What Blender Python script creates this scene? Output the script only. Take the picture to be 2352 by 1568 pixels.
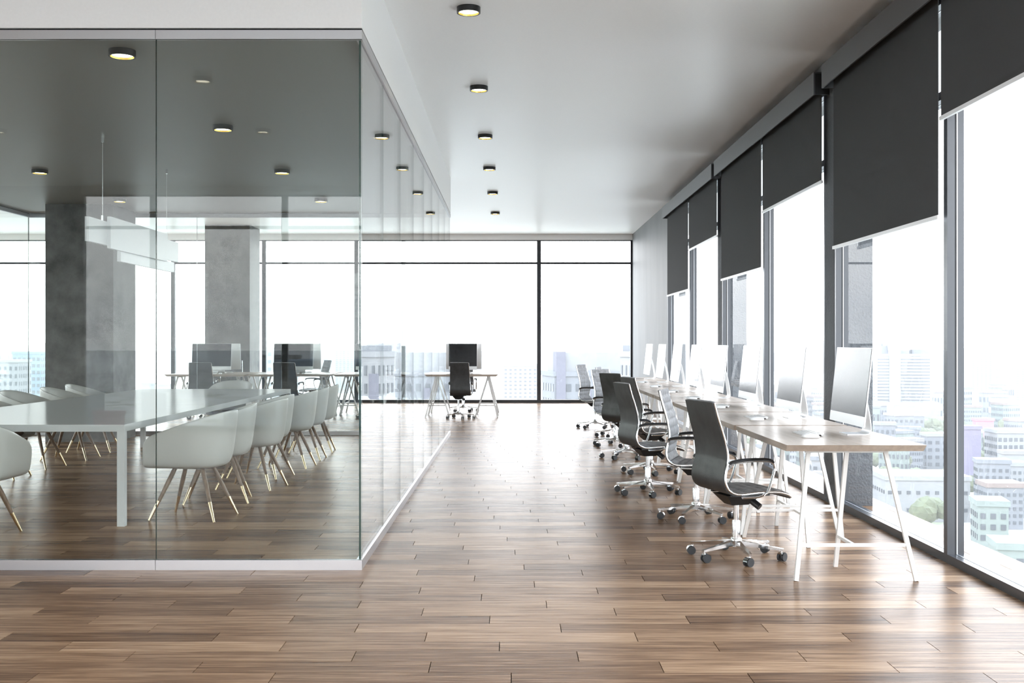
import bpy, bmesh, math, random
from mathutils import Vector, Matrix

# ------------------------------------------------------------------ clear
for o in list(bpy.data.objects):
    bpy.data.objects.remove(o, do_unlink=True)
scene = bpy.context.scene
COL = scene.collection
PI = math.pi
R = math.radians

# ------------------------------------------------------------------ camera
cam_d = bpy.data.cameras.new('camera')
cam = bpy.data.objects.new('camera', cam_d)
COL.objects.link(cam)
cam.location = (0.0, 0.0, 1.32)
cam.rotation_euler = (R(90), 0, 0)
cam_d.sensor_width = 36.0
cam_d.lens = 36.0 * 2560 / 2352
cam_d.clip_start = 0.05
cam_d.clip_end = 6000
scene.camera = cam

# ------------------------------------------------------------------ view, world
vs = scene.view_settings
vs.view_transform = 'Standard'
vs.look = 'None'
vs.gamma = 1.0
vs.use_curve_mapping = False
vs.exposure = 0.26
SKY = 7.0
scene.cycles.use_denoising = True
scene.cycles.use_adaptive_sampling = True
scene.cycles.adaptive_threshold = 0.06
scene.cycles.adaptive_min_samples = 22
scene.cycles.max_bounces = 8
scene.cycles.diffuse_bounces = 5
scene.cycles.glossy_bounces = 4
scene.cycles.transmission_bounces = 4
scene.cycles.transparent_max_bounces = 20
scene.cycles.sample_clamp_indirect = 8.0
scene.cycles.caustics_reflective = False
scene.cycles.caustics_refractive = False

w = bpy.data.worlds.new('sky')
scene.world = w
w.use_nodes = True
nt = w.node_tree
nt.nodes.clear()
n_out = nt.nodes.new('ShaderNodeOutputWorld')
n_bg = nt.nodes.new('ShaderNodeBackground')
n_tc = nt.nodes.new('ShaderNodeTexCoord')
n_sep = nt.nodes.new('ShaderNodeSeparateXYZ')
n_rmp = nt.nodes.new('ShaderNodeValToRGB')
n_rmp.color_ramp.elements[0].position = 0.125          # below the ground
n_rmp.color_ramp.elements[0].color = (0.12, 0.12, 0.12, 1)
n_rmp.color_ramp.elements[1].position = 0.80
n_rmp.color_ramp.elements[1].color = (0.66, 0.81, 1.0, 1)
for pos_, col_ in ((0.145, (1.0, 0.985, 0.965, 1)), (0.33, (0.97, 0.98, 1.0, 1))):
    e = n_rmp.color_ramp.elements.new(pos_)
    e.color = col_
nt.links.new(n_tc.outputs['Generated'], n_sep.inputs[0])
n_mr = nt.nodes.new('ShaderNodeMapRange')          # elevation -0.2..1 to 0..1
n_mr.inputs['From Min'].default_value = -0.2
n_mr.inputs['From Max'].default_value = 1.0
nt.links.new(n_sep.outputs['Z'], n_mr.inputs['Value'])
nt.links.new(n_mr.outputs[0], n_rmp.inputs['Fac'])
nt.links.new(n_rmp.outputs['Color'], n_bg.inputs['Color'])
n_bg.inputs['Strength'].default_value = SKY
nt.links.new(n_bg.outputs[0], n_out.inputs[0])

# ------------------------------------------------------------------ materials
MATS = {}

def new_mat(name):
    m = bpy.data.materials.new(name)
    m.use_nodes = True
    t = m.node_tree
    t.nodes.clear()
    out = t.nodes.new('ShaderNodeOutputMaterial')
    MATS[name] = m
    return m, t, out

def principled(name, col, rough=0.5, metal=0.0, spec=0.5, noise=None, bump=None, emit=None, coat=0.0):
    """noise = (scale, amount, stretch xyz); bump = (scale, strength)"""
    m, t, out = new_mat(name)
    b = t.nodes.new('ShaderNodeBsdfPrincipled')
    b.inputs['Base Color'].default_value = (*col, 1)
    b.inputs['Roughness'].default_value = rough
    b.inputs['Metallic'].default_value = metal
    b.inputs['Specular IOR Level'].default_value = spec
    b.inputs['Coat Weight'].default_value = coat
    if emit:
        b.inputs['Emission Color'].default_value = (*emit[0], 1)
        b.inputs['Emission Strength'].default_value = emit[1]
    t.links.new(b.outputs[0], out.inputs[0])
    if noise or bump:
        tc = t.nodes.new('ShaderNodeTexCoord')
    if noise:
        mp = t.nodes.new('ShaderNodeMapping')
        mp.inputs['Scale'].default_value = noise[2] if len(noise) > 2 else (1, 1, 1)
        nz = t.nodes.new('ShaderNodeTexNoise')
        nz.inputs['Scale'].default_value = noise[0]
        nz.inputs['Detail'].default_value = 6
        nz.inputs['Roughness'].default_value = 0.6
        t.links.new(tc.outputs['Object'], mp.inputs[0])
        t.links.new(mp.outputs[0], nz.inputs['Vector'])
        rp = t.nodes.new('ShaderNodeValToRGB')
        a = noise[1]
        rp.color_ramp.elements[0].position = 0.3
        rp.color_ramp.elements[1].position = 0.7
        rp.color_ramp.elements[0].color = (*[c * (1 - a) for c in col], 1)
        rp.color_ramp.elements[1].color = (*[min(1, c * (1 + a)) for c in col], 1)
        t.links.new(nz.outputs['Fac'], rp.inputs['Fac'])
        t.links.new(rp.outputs['Color'], b.inputs['Base Color'])
    if bump:
        nb = t.nodes.new('ShaderNodeTexNoise')
        nb.inputs['Scale'].default_value = bump[0]
        nb.inputs['Detail'].default_value = 4
        if len(bump) > 2:
            mpb = t.nodes.new('ShaderNodeMapping'); mpb.inputs['Scale'].default_value = bump[2]
            t.links.new(tc.outputs['Object'], mpb.inputs[0]); t.links.new(mpb.outputs[0], nb.inputs['Vector'])
        else:
            t.links.new(tc.outputs['Object'], nb.inputs['Vector'])
        bp = t.nodes.new('ShaderNodeBump')
        bp.inputs['Strength'].default_value = bump[1]
        bp.inputs['Distance'].default_value = 0.01
        t.links.new(nb.outputs['Fac'], bp.inputs['Height'])
        t.links.new(bp.outputs[0], b.inputs['Normal'])
    return m

def glass_mat(name, tint, f0=0.019, mirror=1.0):
    """clear architectural pane: straight transmission plus Fresnel mirror reflection on both faces"""
    m, t, out = new_mat(name)
    N = t.nodes.new
    geo = N('ShaderNodeNewGeometry')
    dot = N('ShaderNodeVectorMath'); dot.operation = 'DOT_PRODUCT'
    t.links.new(geo.outputs['Normal'], dot.inputs[0])
    t.links.new(geo.outputs['Incoming'], dot.inputs[1])
    ab = N('ShaderNodeMath'); ab.operation = 'ABSOLUTE'
    t.links.new(dot.outputs['Value'], ab.inputs[0])
    om = N('ShaderNodeMath'); om.operation = 'SUBTRACT'; om.inputs[0].default_value = 1.0
    t.links.new(ab.outputs[0], om.inputs[1])
    pw = N('ShaderNodeMath'); pw.operation = 'POWER'; pw.inputs[1].default_value = 5.0
    t.links.new(om.outputs[0], pw.inputs[0])
    ma = N('ShaderNodeMath'); ma.operation = 'MULTIPLY_ADD'
    ma.inputs[1].default_value = 1.0 - f0; ma.inputs[2].default_value = f0
    t.links.new(pw.outputs[0], ma.inputs[0])
    sc_ = N('ShaderNodeMath'); sc_.operation = 'MULTIPLY'; sc_.inputs[1].default_value = mirror
    t.links.new(ma.outputs[0], sc_.inputs[0])
    tr = N('ShaderNodeBsdfTransparent'); tr.inputs['Color'].default_value = (*tint, 1)
    gl = N('ShaderNodeBsdfGlossy'); gl.inputs['Roughness'].default_value = 0.0
    gl.inputs['Color'].default_value = (1, 1, 1, 1)
    mx = N('ShaderNodeMixShader')
    t.links.new(sc_.outputs[0], mx.inputs[0])
    t.links.new(tr.outputs[0], mx.inputs[1])
    t.links.new(gl.outputs[0], mx.inputs[2])
    t.links.new(mx.outputs[0], out.inputs[0])
    return m

def satin(t, color, rough, normal, f0, f90):
    """matt colour under a thin weak varnish: diffuse mixed with a Fresnel-weighted gloss; colour/rough/normal are sockets or values"""
    N = t.nodes.new
    geo = N('ShaderNodeNewGeometry')
    dot = N('ShaderNodeVectorMath'); dot.operation = 'DOT_PRODUCT'
    t.links.new(geo.outputs['Normal'], dot.inputs[0]); t.links.new(geo.outputs['Incoming'], dot.inputs[1])
    ab = N('ShaderNodeMath'); ab.operation = 'ABSOLUTE'; t.links.new(dot.outputs['Value'], ab.inputs[0])
    om = N('ShaderNodeMath'); om.operation = 'SUBTRACT'; om.inputs[0].default_value = 1.0; t.links.new(ab.outputs[0], om.inputs[1])
    pw_ = N('ShaderNodeMath'); pw_.operation = 'POWER'; pw_.inputs[1].default_value = 5.0; t.links.new(om.outputs[0], pw_.inputs[0])
    ma = N('ShaderNodeMath'); ma.operation = 'MULTIPLY_ADD'; ma.inputs[1].default_value = f90 - f0; ma.inputs[2].default_value = f0
    t.links.new(pw_.outputs[0], ma.inputs[0])
    df = N('ShaderNodeBsdfDiffuse'); gl = N('ShaderNodeBsdfGlossy')
    for v, soc in ((color, df.inputs['Color']), (rough, gl.inputs['Roughness'])):
        if isinstance(v, (int, float)): soc.default_value = v
        else: t.links.new(v, soc)
    if normal is not None:
        t.links.new(normal, df.inputs['Normal']); t.links.new(normal, gl.inputs['Normal'])
    mx = N('ShaderNodeMixShader')
    t.links.new(ma.outputs[0], mx.inputs[0]); t.links.new(df.outputs[0], mx.inputs[1]); t.links.new(gl.outputs[0], mx.inputs[2])
    return mx.outputs[0]

PLANK_W, PLANK_L, PLANK_Y0, PLANK_X0, PLANK_SH = 0.1541, 0.94, 4.752, -1.604, -0.3305

def floor_mat():
    m, t, out = new_mat('oak_planks')
    N = t.nodes.new
    L = t.links.new
    geo = N('ShaderNodeNewGeometry')
    sp = N('ShaderNodeSeparateXYZ'); L(geo.outputs['Position'], sp.inputs[0])
    def math_(op, a, b=None, c=None):
        n = N('ShaderNodeMath'); n.operation = op
        for i, v in enumerate((a, b, c)):
            if v is None: continue
            if isinstance(v, (int, float)): n.inputs[i].default_value = v
            else: L(v, n.inputs[i])
        return n.outputs[0]
    row = math_('CEIL', math_('DIVIDE', math_('SUBTRACT', sp.outputs['Y'], PLANK_Y0), PLANK_W))
    xs = math_('SUBTRACT', math_('SUBTRACT', sp.outputs['X'], PLANK_X0), math_('MULTIPLY', row, PLANK_SH))
    colm = math_('FLOOR', math_('DIVIDE', xs, PLANK_L))
    cb = N('ShaderNodeCombineXYZ'); L(row, cb.inputs[0]); L(colm, cb.inputs[1])
    wn = N('ShaderNodeTexWhiteNoise'); wn.noise_dimensions = '2D'; L(cb.outputs[0], wn.inputs['Vector'])
    # grain, shifted per plank
    off = N('ShaderNodeVectorMath'); off.operation = 'SCALE'; off.inputs['Scale'].default_value = 37.0
    L(wn.outputs['Color'], off.inputs[0])
    ad = N('ShaderNodeVectorMath'); ad.operation = 'ADD'; L(geo.outputs['Position'], ad.inputs[0]); L(off.outputs[0], ad.inputs[1])
    mp = N('ShaderNodeMapping'); mp.inputs['Scale'].default_value = (1.3, 26, 1); L(ad.outputs[0], mp.inputs[0])
    g1 = N('ShaderNodeTexNoise'); g1.inputs['Scale'].default_value = 1.6; g1.inputs['Detail'].default_value = 8; g1.inputs['Roughness'].default_value = 0.65
    L(mp.outputs[0], g1.inputs['Vector'])
    mp2 = N('ShaderNodeMapping'); mp2.inputs['Scale'].default_value = (5, 160, 1); L(ad.outputs[0], mp2.inputs[0])
    g2 = N('ShaderNodeTexNoise'); g2.inputs['Scale'].default_value = 1.0; g2.inputs['Detail'].default_value = 4
    L(mp2.outputs[0], g2.inputs['Vector'])
    mixv = math_('ADD', math_('MULTIPLY', wn.outputs['Value'], 0.50), math_('MULTIPLY', math_('SUBTRACT', g1.outputs['Fac'], 0.5), 1.55))
    mixv = math_('ADD', mixv, math_('MULTIPLY', math_('SUBTRACT', g2.outputs['Fac'], 0.5), 0.55))
    mixv = math_('ADD', mixv, 0.20)
    rp = N('ShaderNodeValToRGB')
    cr = rp.color_ramp
    cr.elements[0].position = 0.0; cr.elements[0].color = (0.070, 0.040, 0.025, 1)
    cr.elements[1].position = 1.0; cr.elements[1].color = (0.52, 0.36, 0.235, 1)
    e1 = cr.elements.new(0.35); e1.color = (0.185, 0.110, 0.066, 1)
    e2 = cr.elements.new(0.65); e2.color = (0.335, 0.213, 0.131, 1)
    L(mixv, rp.inputs['Fac'])
    rr = N('ShaderNodeMapRange'); rr.inputs['From Min'].default_value = 0.3; rr.inputs['From Max'].default_value = 0.7
    rr.inputs['To Min'].default_value = 0.28; rr.inputs['To Max'].default_value = 0.14
    L(g1.outputs['Fac'], rr.inputs['Value'])
    bp = N('ShaderNodeBump'); bp.inputs['Strength'].default_value = 0.35; bp.inputs['Distance'].default_value = 0.004
    hsum = math_('ADD', g1.outputs['Fac'], math_('MULTIPLY', g2.outputs['Fac'], 0.4))
    L(hsum, bp.inputs['Height'])
    L(satin(t, rp.outputs['Color'], rr.outputs[0], bp.outputs[0], 0.030, 0.42), out.inputs[0])
    return m

M_floor = floor_mat()
M_sub = principled('joint_dark', (0.018, 0.013, 0.010), 0.8)
M_ceil = principled('white_paint', (0.88, 0.872, 0.865), 0.34, spec=0.5, noise=(60, 0.015))
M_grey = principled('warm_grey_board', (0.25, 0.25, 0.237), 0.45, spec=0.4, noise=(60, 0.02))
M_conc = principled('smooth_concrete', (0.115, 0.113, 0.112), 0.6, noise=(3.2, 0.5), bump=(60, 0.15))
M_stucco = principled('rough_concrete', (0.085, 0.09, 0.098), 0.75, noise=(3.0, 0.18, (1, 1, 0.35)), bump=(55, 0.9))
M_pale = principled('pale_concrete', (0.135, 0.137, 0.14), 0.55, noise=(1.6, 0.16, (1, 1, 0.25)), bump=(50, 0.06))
M_frame = principled('dark_window_metal', (0.075, 0.078, 0.085), 0.32, metal=0.55)
M_frame_far = principled('black_window_metal', (0.030, 0.031, 0.034), 0.35, metal=0.3)
M_gasket = principled('black_gasket', (0.01, 0.01, 0.012), 0.6)
M_bead = principled('pale_glazing_bead', (0.70, 0.72, 0.75), 0.35, metal=0.3)
M_alu = principled('satin_aluminium', (0.58, 0.575, 0.59), 0.30, metal=0.85, noise=(400, 0.05))
M_glass = glass_mat('partition_glass', (0.945, 0.965, 0.955))
M_wglass = glass_mat('window_glass', (0.975, 0.98, 0.98), 0.04, 0.3)
M_gedge = principled('green_glass_edge', (0.012, 0.045, 0.036), 0.12, spec=0.6)
M_fabric = principled('charcoal_blind_fabric', (0.062, 0.062, 0.064), 0.85, spec=0.2, noise=(500, 0.12))
M_val = principled('charcoal_metal_cassette', (0.085, 0.085, 0.09), 0.42, metal=0.35, noise=(300, 0.08))
M_white = principled('white_bar', (0.82, 0.82, 0.83), 0.4)
M_black = principled('black_plastic', (0.012, 0.012, 0.013), 0.42)
M_lampblk = principled('black_lamp_metal', (0.012, 0.012, 0.013), 0.35)
M_lampgold = principled('gold_reflector', (0.75, 0.56, 0.16), 0.25, metal=0.8)
M_lampem = principled('lamp_diffuser', (0.9, 0.88, 0.8), 0.5, emit=((1.0, 0.92, 0.72), 12.0))
def desk_mat():
    m, t, out = new_mat('pale_oak_laminate')
    N = t.nodes.new
    tc = N('ShaderNodeTexCoord'); mp = N('ShaderNodeMapping'); mp.inputs['Scale'].default_value = (14, 1.2, 14)
    nz = N('ShaderNodeTexNoise'); nz.inputs['Scale'].default_value = 3.0; nz.inputs['Detail'].default_value = 6
    rp = N('ShaderNodeValToRGB')
    rp.color_ramp.elements[0].position = 0.3; rp.color_ramp.elements[0].color = (0.40, 0.335, 0.28, 1)
    rp.color_ramp.elements[1].position = 0.7; rp.color_ramp.elements[1].color = (0.48, 0.40, 0.335, 1)
    t.links.new(tc.outputs['Object'], mp.inputs[0]); t.links.new(mp.outputs[0], nz.inputs['Vector']); t.links.new(nz.outputs['Fac'], rp.inputs['Fac'])
    t.links.new(satin(t, rp.outputs['Color'], 0.24, None, 0.06, 0.45), out.inputs[0])
    return m
M_desk = desk_mat()
M_leg = principled('white_powder_steel', (0.74, 0.73, 0.71), 0.38)
M_silver = principled('silver_aluminium', (0.74, 0.745, 0.75), 0.30, metal=0.55)
M_screen = principled('dark_screen_glass', (0.022, 0.023, 0.026), 0.18, spec=0.42)
M_key = principled('white_keys', (0.83, 0.84, 0.85), 0.4)
M_leather = principled('charcoal_leather', (0.040, 0.041, 0.042), 0.48, noise=(14, 0.30), bump=(240, 0.12))
M_cush = principled('grey_ribbed_cushion', (0.22, 0.22, 0.225), 0.62, noise=(22, 0.32), bump=(240, 0.12))
M_chrome = principled('polished_chrome', (0.80, 0.81, 0.82), 0.10, metal=1.0)
M_tyre = principled('dark_tyre', (0.022, 0.024, 0.027), 0.5)
M_shell = principled('pale_grey_shell', (0.45, 0.45, 0.43), 0.30, spec=0.45)
M_pad = principled('brown_seat_pad', (0.13, 0.088, 0.062), 0.55)
M_wleg = principled('brown_wood_leg', (0.17, 0.115, 0.078), 0.45, noise=(8, 0.3, (6, 6, 0.6)))
M_brass = principled('brass_sleeve', (0.80, 0.64, 0.42), 0.22, metal=1.0)
def table_mat():
    m, t, out = new_mat('white_lacquer')
    N = t.nodes.new
    tc = N('ShaderNodeTexCoord'); mp = N('ShaderNodeMapping'); mp.inputs['Scale'].default_value = (0.5, 14, 1)
    nz = N('ShaderNodeTexNoise'); nz.inputs['Scale'].default_value = 1.0; nz.inputs['Detail'].default_value = 4
    bp = N('ShaderNodeBump'); bp.inputs['Strength'].default_value = 0.15; bp.inputs['Distance'].default_value = 0.01
    rgb = N('ShaderNodeRGB'); rgb.outputs[0].default_value = (0.52, 0.53, 0.53, 1)
    t.links.new(tc.outputs['Object'], mp.inputs[0]); t.links.new(mp.outputs[0], nz.inputs['Vector'])
    t.links.new(nz.outputs['Fac'], bp.inputs['Height'])
    t.links.new(satin(t, rgb.outputs[0], 0.15, bp.outputs[0], 0.03, 0.22), out.inputs[0])
    return m
M_table = table_mat()
M_pend = principled('white_acrylic', (0.64, 0.66, 0.67), 0.35, emit=((0.95, 0.98, 1.0), 0.05))
M_lampem.cycles.emission_sampling = 'NONE'
M_pend.cycles.emission_sampling = 'NONE'
M_wire = principled('thin_steel', (0.6, 0.6, 0.6), 0.3, metal=1.0)

# ------------------------------------------------------------------ mesh helpers
class MB:
    def __init__(self):
        self.v = []; self.f = []; self.mi = []
    def poly(self, idx, mat=0):
        self.f.append(tuple(idx)); self.mi.append(mat)
    def hexa(self, p, mat=0):
        """p: 4 bottom points (ccw) then 4 top points"""
        b = len(self.v); self.v += [tuple(q) for q in p]
        for f in ((3, 2, 1, 0), (4, 5, 6, 7), (0, 1, 5, 4), (1, 2, 6, 5), (2, 3, 7, 6), (3, 0, 4, 7)):
            self.poly([b + i for i in f], mat)
        return self
    def box(self, x0, x1, y0, y1, z0, z1, mat=0):
        return self.hexa([(x0, y0, z0), (x1, y0, z0), (x1, y1, z0), (x0, y1, z0),
                          (x0, y0, z1), (x1, y0, z1), (x1, y1, z1), (x0, y1, z1)], mat)
    def bar(self, a, b, w, h=None, up=(0, 0, 1), w2=None, h2=None):
        """square bar from a to b; w across, h along 'up'"""
        a = Vector(a); b = Vector(b); h = h or w
        w2 = w2 or w; h2 = h2 or h
        d = (b - a).normalized(); u = Vector(up)
        s = d.cross(u)
        if s.length < 1e-5: s = d.cross(Vector((1, 0, 0)))
        s.normalize(); u = s.cross(d).normalized()
        P = []
        for c, ww, hh in ((a, w, h), (b, w2, h2)):
            P += [c - s * ww / 2 - u * hh / 2, c + s * ww / 2 - u * hh / 2, c + s * ww / 2 + u * hh / 2, c - s * ww / 2 + u * hh / 2]
        return self.hexa(P)
    def tube(self, pts, r, seg=8, flat=1.0, flat_axis=None):
        """round tube along pts; r number or list"""
        pts = [Vector(p) for p in pts]; n = len(pts)
        rs = r if isinstance(r, (list, tuple)) else [r] * n
        b0 = len(self.v); prev = None
        for i, p in enumerate(pts):
            t = (pts[min(i + 1, n - 1)] - pts[max(i - 1, 0)]).normalized()
            if prev is None:
                ref = Vector(flat_axis) if flat_axis else (Vector((0, 0, 1)) if abs(t.z) < 0.9 else Vector((1, 0, 0)))
                s = t.cross(ref).normalized()
            else:
                s = (prev - t * prev.dot(t)).normalized()
            prev = s; u = s.cross(t).normalized()
            for k in range(seg):
                a = 2 * PI * k / seg
                self.v.append(tuple(p + s * math.cos(a) * rs[i] + u * math.sin(a) * rs[i] * flat))
        for i in range(n - 1):
            for k in range(seg):
                k2 = (k + 1) % seg
                self.poly((b0 + i * seg + k, b0 + i * seg + k2, b0 + (i + 1) * seg + k2, b0 + (i + 1) * seg + k))
        self.poly([b0 + k for k in reversed(range(seg))]); self.poly([b0 + (n - 1) * seg + k for k in range(seg)])
        return self
    def lathe(self, prof, seg=20, c=(0, 0, 0), cap=True):
        """prof: (r, z) list from bottom to top"""
        b0 = len(self.v)
        for r_, z in prof:
            for k in range(seg):
                a = 2 * PI * k / seg
                self.v.append((c[0] + r_ * math.cos(a), c[1] + r_ * math.sin(a), c[2] + z))
        n = len(prof)
        for i in range(n - 1):
            for k in range(seg):
                k2 = (k + 1) % seg
                self.poly((b0 + i * seg + k, b0 + i * seg + k2, b0 + (i + 1) * seg + k2, b0 + (i + 1) * seg + k))
        if cap:
            self.poly([b0 + k for k in reversed(range(seg))]); self.poly([b0 + (n - 1) * seg + k for k in range(seg)])
        return self
    def sheet(self, a, b, c, d):
        i = len(self.v); self.v += [a, b, c, d]; self.poly((i, i + 1, i + 2, i + 3)); return self
    def cyl(self, a, b, r, seg=14):
        return self.tube([a, b], r, seg)
    def mesh(self, name, mats, smooth=None):
        me = bpy.data.meshes.new(name)
        me.from_pydata(self.v, [], self.f)
        if not isinstance(mats, (list, tuple)): mats = [mats]
        for m in mats: me.materials.append(m)
        for p, i in zip(me.polygons, self.mi): p.material_index = i
        bm = bmesh.new(); bm.from_mesh(me)
        bmesh.ops.recalc_face_normals(bm, faces=bm.faces)
        bm.to_mesh(me); bm.free()
        if smooth:
            me.shade_smooth()
            me.set_sharp_from_angle(angle=R(smooth))
        me.update()
        return me

def link(name, me, parent=None, loc=(0, 0, 0), rz=0.0):
    o = bpy.data.objects.new(name, me)
    COL.objects.link(o)
    o.location = loc; o.rotation_euler = (0, 0, rz)
    if parent: o.parent = parent
    return o

def part(name, mb, mats, parent, smooth=None):
    return link(name, mb.mesh(name, mats, smooth), parent)

def empty(name, loc=(0, 0, 0), rz=0.0):
    o = bpy.data.objects.new(name, None); COL.objects.link(o)
    o.empty_display_size = 0.1
    o.location = loc; o.rotation_euler = (0, 0, rz)
    return o

def tag(o, label, cat, group=None, kind=None):
    o['label'] = label; o['category'] = cat
    if group: o['group'] = group
    if kind: o['kind'] = kind
    return o

def struct(o, label=None, cat=None):
    o['kind'] = 'structure'
    if label: o['label'] = label
    if cat: o['category'] = cat
    return o

def dup(root, loc, rz, label=None, group=None):
    r = root.copy(); COL.objects.link(r)
    r.location = loc; r.rotation_euler = (0, 0, rz)
    if label: r['label'] = label
    if group: r['group'] = group
    for ch in list(root.children):
        c = ch.copy(); COL.objects.link(c); c.parent = r
        for g in list(ch.children):
            d = g.copy(); COL.objects.link(d); d.parent = c
    return r

def catmull(P, n=6):
    out = []
    Q = [Vector(p) for p in P]
    for i in range(len(Q) - 1):
        p0 = Q[max(i - 1, 0)]; p1 = Q[i]; p2 = Q[i + 1]; p3 = Q[min(i + 2, len(Q) - 1)]
        for k in range(n):
            t = k / n
            out.append(0.5 * ((2 * p1) + (p2 - p0) * t + (2 * p0 - 5 * p1 + 4 * p2 - p3) * t * t + (3 * p1 - p0 - 3 * p2 + p3) * t ** 3))
    out.append(Q[-1])
    return out

ORD = ['first', 'second', 'third', 'fourth', 'fifth', 'sixth', 'seventh', 'eighth', 'ninth', 'tenth']

# ------------------------------------------------------------------ room numbers
H = 3.63                 # ceiling
XR = 2.593               # inner face of right window wall
XOUT = 3.05              # slab edge outside
YF = 23.97               # far window wall
YB = -3.65               # window wall behind the camera
XL = -13.0
CY = [(4.14, 4.43), (8.95, 9.245), (13.75, 14.035)]        # pillars on the right wall

# ------------------------------------------------------------------ floor
fl = link('floor', MB().box(XL, XOUT, YB - 0.1, YF + 0.25, -0.25, -0.012).mesh('floor', M_sub))
struct(fl, 'dark joints and bed beneath the brown plank floor', 'floor')
plank_me = {}
def plank_box(mb, x0, x1, k):
    y1 = PLANK_Y0 + PLANK_W * k; y0 = y1 - PLANK_W
    mb.box(x0 + 0.0017, x1 - 0.0017, y0 + 0.0006, y1 - 0.0006, -0.012, 0.0)
rest = MB(); cand = []
k0 = int(math.floor((YB - PLANK_Y0) / PLANK_W)); k1 = int(math.ceil((YF + 0.2 - PLANK_Y0) / PLANK_W))
for k in range(k0, k1 + 1):
    yc = PLANK_Y0 + PLANK_W * (k - 0.5)
    off = (PLANK_X0 + PLANK_SH * k) % PLANK_L
    x = off + PLANK_L * math.floor((XL - off) / PLANK_L)
    while x < XOUT:
        a, b = max(x, XL), min(x + PLANK_L, XOUT)
        if b - a > 0.02:
            vis = 0.0
            if yc > 4.25:
                hw = yc * 1176 / 2560
                va, vb = max(a, -hw), min(b, hw, XR)
                if vb > va: vis = (vb - va) / (yc ** 3)
            cand.append((vis, a, b, k))
        x += PLANK_L
cand.sort(key=lambda c: -c[0])
full = MB(); full.box(-PLANK_L / 2 + 0.0017, PLANK_L / 2 - 0.0017, -PLANK_W / 2 + 0.0006, PLANK_W / 2 - 0.0006, -0.012, 0)
full_me = full.mesh('floor_plank', M_floor)
for i, (vis, a, b, k) in enumerate(cand):
    if i < 300 and vis > 0:
        if b - a > PLANK_L - 1e-4:
            link('floor_plank', full_me, fl, ((a + b) / 2, PLANK_Y0 + PLANK_W * (k - 0.5), 0))
        else:
            mb = MB(); plank_box(mb, a, b, k); part('floor_plank', mb, M_floor, fl)
    else:
        plank_box(rest, a, b, k)
o = part('plank_field', rest, M_floor, fl); o['kind'] = 'stuff'

# ------------------------------------------------------------------ ceiling and soffit
struct(link('ceiling', MB().box(XL - 0.2, 4.0, YB - 0.1, YF + 0.25, H, H + 0.25).mesh('ceiling', M_ceil)), 'smooth white painted office ceiling with an added shading eave outside', 'ceiling')  # extended past the side windows as an added, unseen eave shading the pillars
GX, GY0, GY1, GXL = -0.867, 6.437, 15.75, -6.83       # glass room
ZF0, ZF1 = 3.067, 3.118
o = link('ceiling_soffit', MB().box(GXL, GX, GY0, GY1, 3.130, H).mesh('ceiling_soffit', M_ceil))
struct(o, 'dropped white soffit box above the glass meeting room', 'soffit')
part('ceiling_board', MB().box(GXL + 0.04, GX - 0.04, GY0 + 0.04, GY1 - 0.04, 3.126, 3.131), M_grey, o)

# ------------------------------------------------------------------ right wall : pillars, solid wall, windows
o = link('wall_right', MB().box(XR, XR + 0.303, 18.58, YF, 0, H).mesh('wall_right', M_pale))
struct(o, 'pale concrete side wall at the far end of the window row', 'wall')
o = link('wall_lintel', MB().box(XR, XR + 0.303, YB, 18.58, 3.42, H).mesh('wall_lintel', M_conc))
struct(o, 'concrete lintel above the side windows behind the blind cassettes', 'lintel')
plabel = {1: 'rough concrete pillar between the two nearest pairs of dark blinds',
          2: 'rough concrete pillar between the second and third pairs of dark blinds'}
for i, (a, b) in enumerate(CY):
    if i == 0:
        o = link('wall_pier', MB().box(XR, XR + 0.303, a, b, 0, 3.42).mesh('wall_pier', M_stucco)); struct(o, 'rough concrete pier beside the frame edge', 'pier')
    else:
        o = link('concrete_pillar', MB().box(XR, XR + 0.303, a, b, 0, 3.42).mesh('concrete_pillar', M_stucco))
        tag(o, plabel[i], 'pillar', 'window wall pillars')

def side_window(n, y0, y1):
    """window in the right wall between y0 and y1"""
    w_ = empty('window_%d' % n, (XR, (y0 + y1) / 2, 0)); struct(w_)
    L2 = (y1 - y0) / 2; fw = 0.0275
    def fr(name, ya, yb, za, zb):
        mb = MB()
        mb.box(0.0, 0.045, ya, yb, za, zb, 0)
        mb.box(0.045, 0.056, ya, yb, za, zb, 1)
        mb.box(0.056, 0.062, ya, yb, za, zb, 2)
        mb.box(0.062, 0.100, ya, yb, za, zb, 0)
        part(name, mb, [M_frame, M_gasket, M_bead], w_)
    fr('bottom_rail', -L2, L2, 0.0, 0.0525)
    fr('top_rail', -L2, L2, 3.36, 3.42)
    fr('side_frame', -L2, -L2 + fw, 0.0525, 3.36)
    fr('side_frame', L2 - fw, L2, 0.0525, 3.36)
    fr('transom', -L2 + fw, L2 - fw, 2.78, 2.83)
    mb = MB(); mb.sheet((0.05, -L2 + fw, 0.0525), (0.05, L2 - fw, 0.0525), (0.05, L2 - fw, 2.78), (0.05, -L2 + fw, 2.78)); part('pane', mb, M_wglass, w_)
    mb = MB(); mb.sheet((0.05, -L2 + fw, 2.83), (0.05, L2 - fw, 2.83), (0.05, L2 - fw, 3.36), (0.05, -L2 + fw, 3.36)); part('pane', mb, M_wglass, w_)
edges = [(YB, -2.97), (-2.97, -0.67), (-0.38, 1.8575), (1.8575, 4.14), (4.43, 6.6675), (6.6675, 8.95), (9.245, 11.4835), (11.4835, 13.75), (14.035, 16.275), (16.275, 18.58)]
struct(link('wall_pier', MB().box(XR, XR + 0.303, -0.67, -0.38, 0, 3.42).mesh('wall_pier', M_stucco)), 'rough concrete pier behind the viewpoint', 'pier')
wn_ = 1
for a, b in edges:
    side_window(wn_, a, b); wn_ += 1

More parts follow.
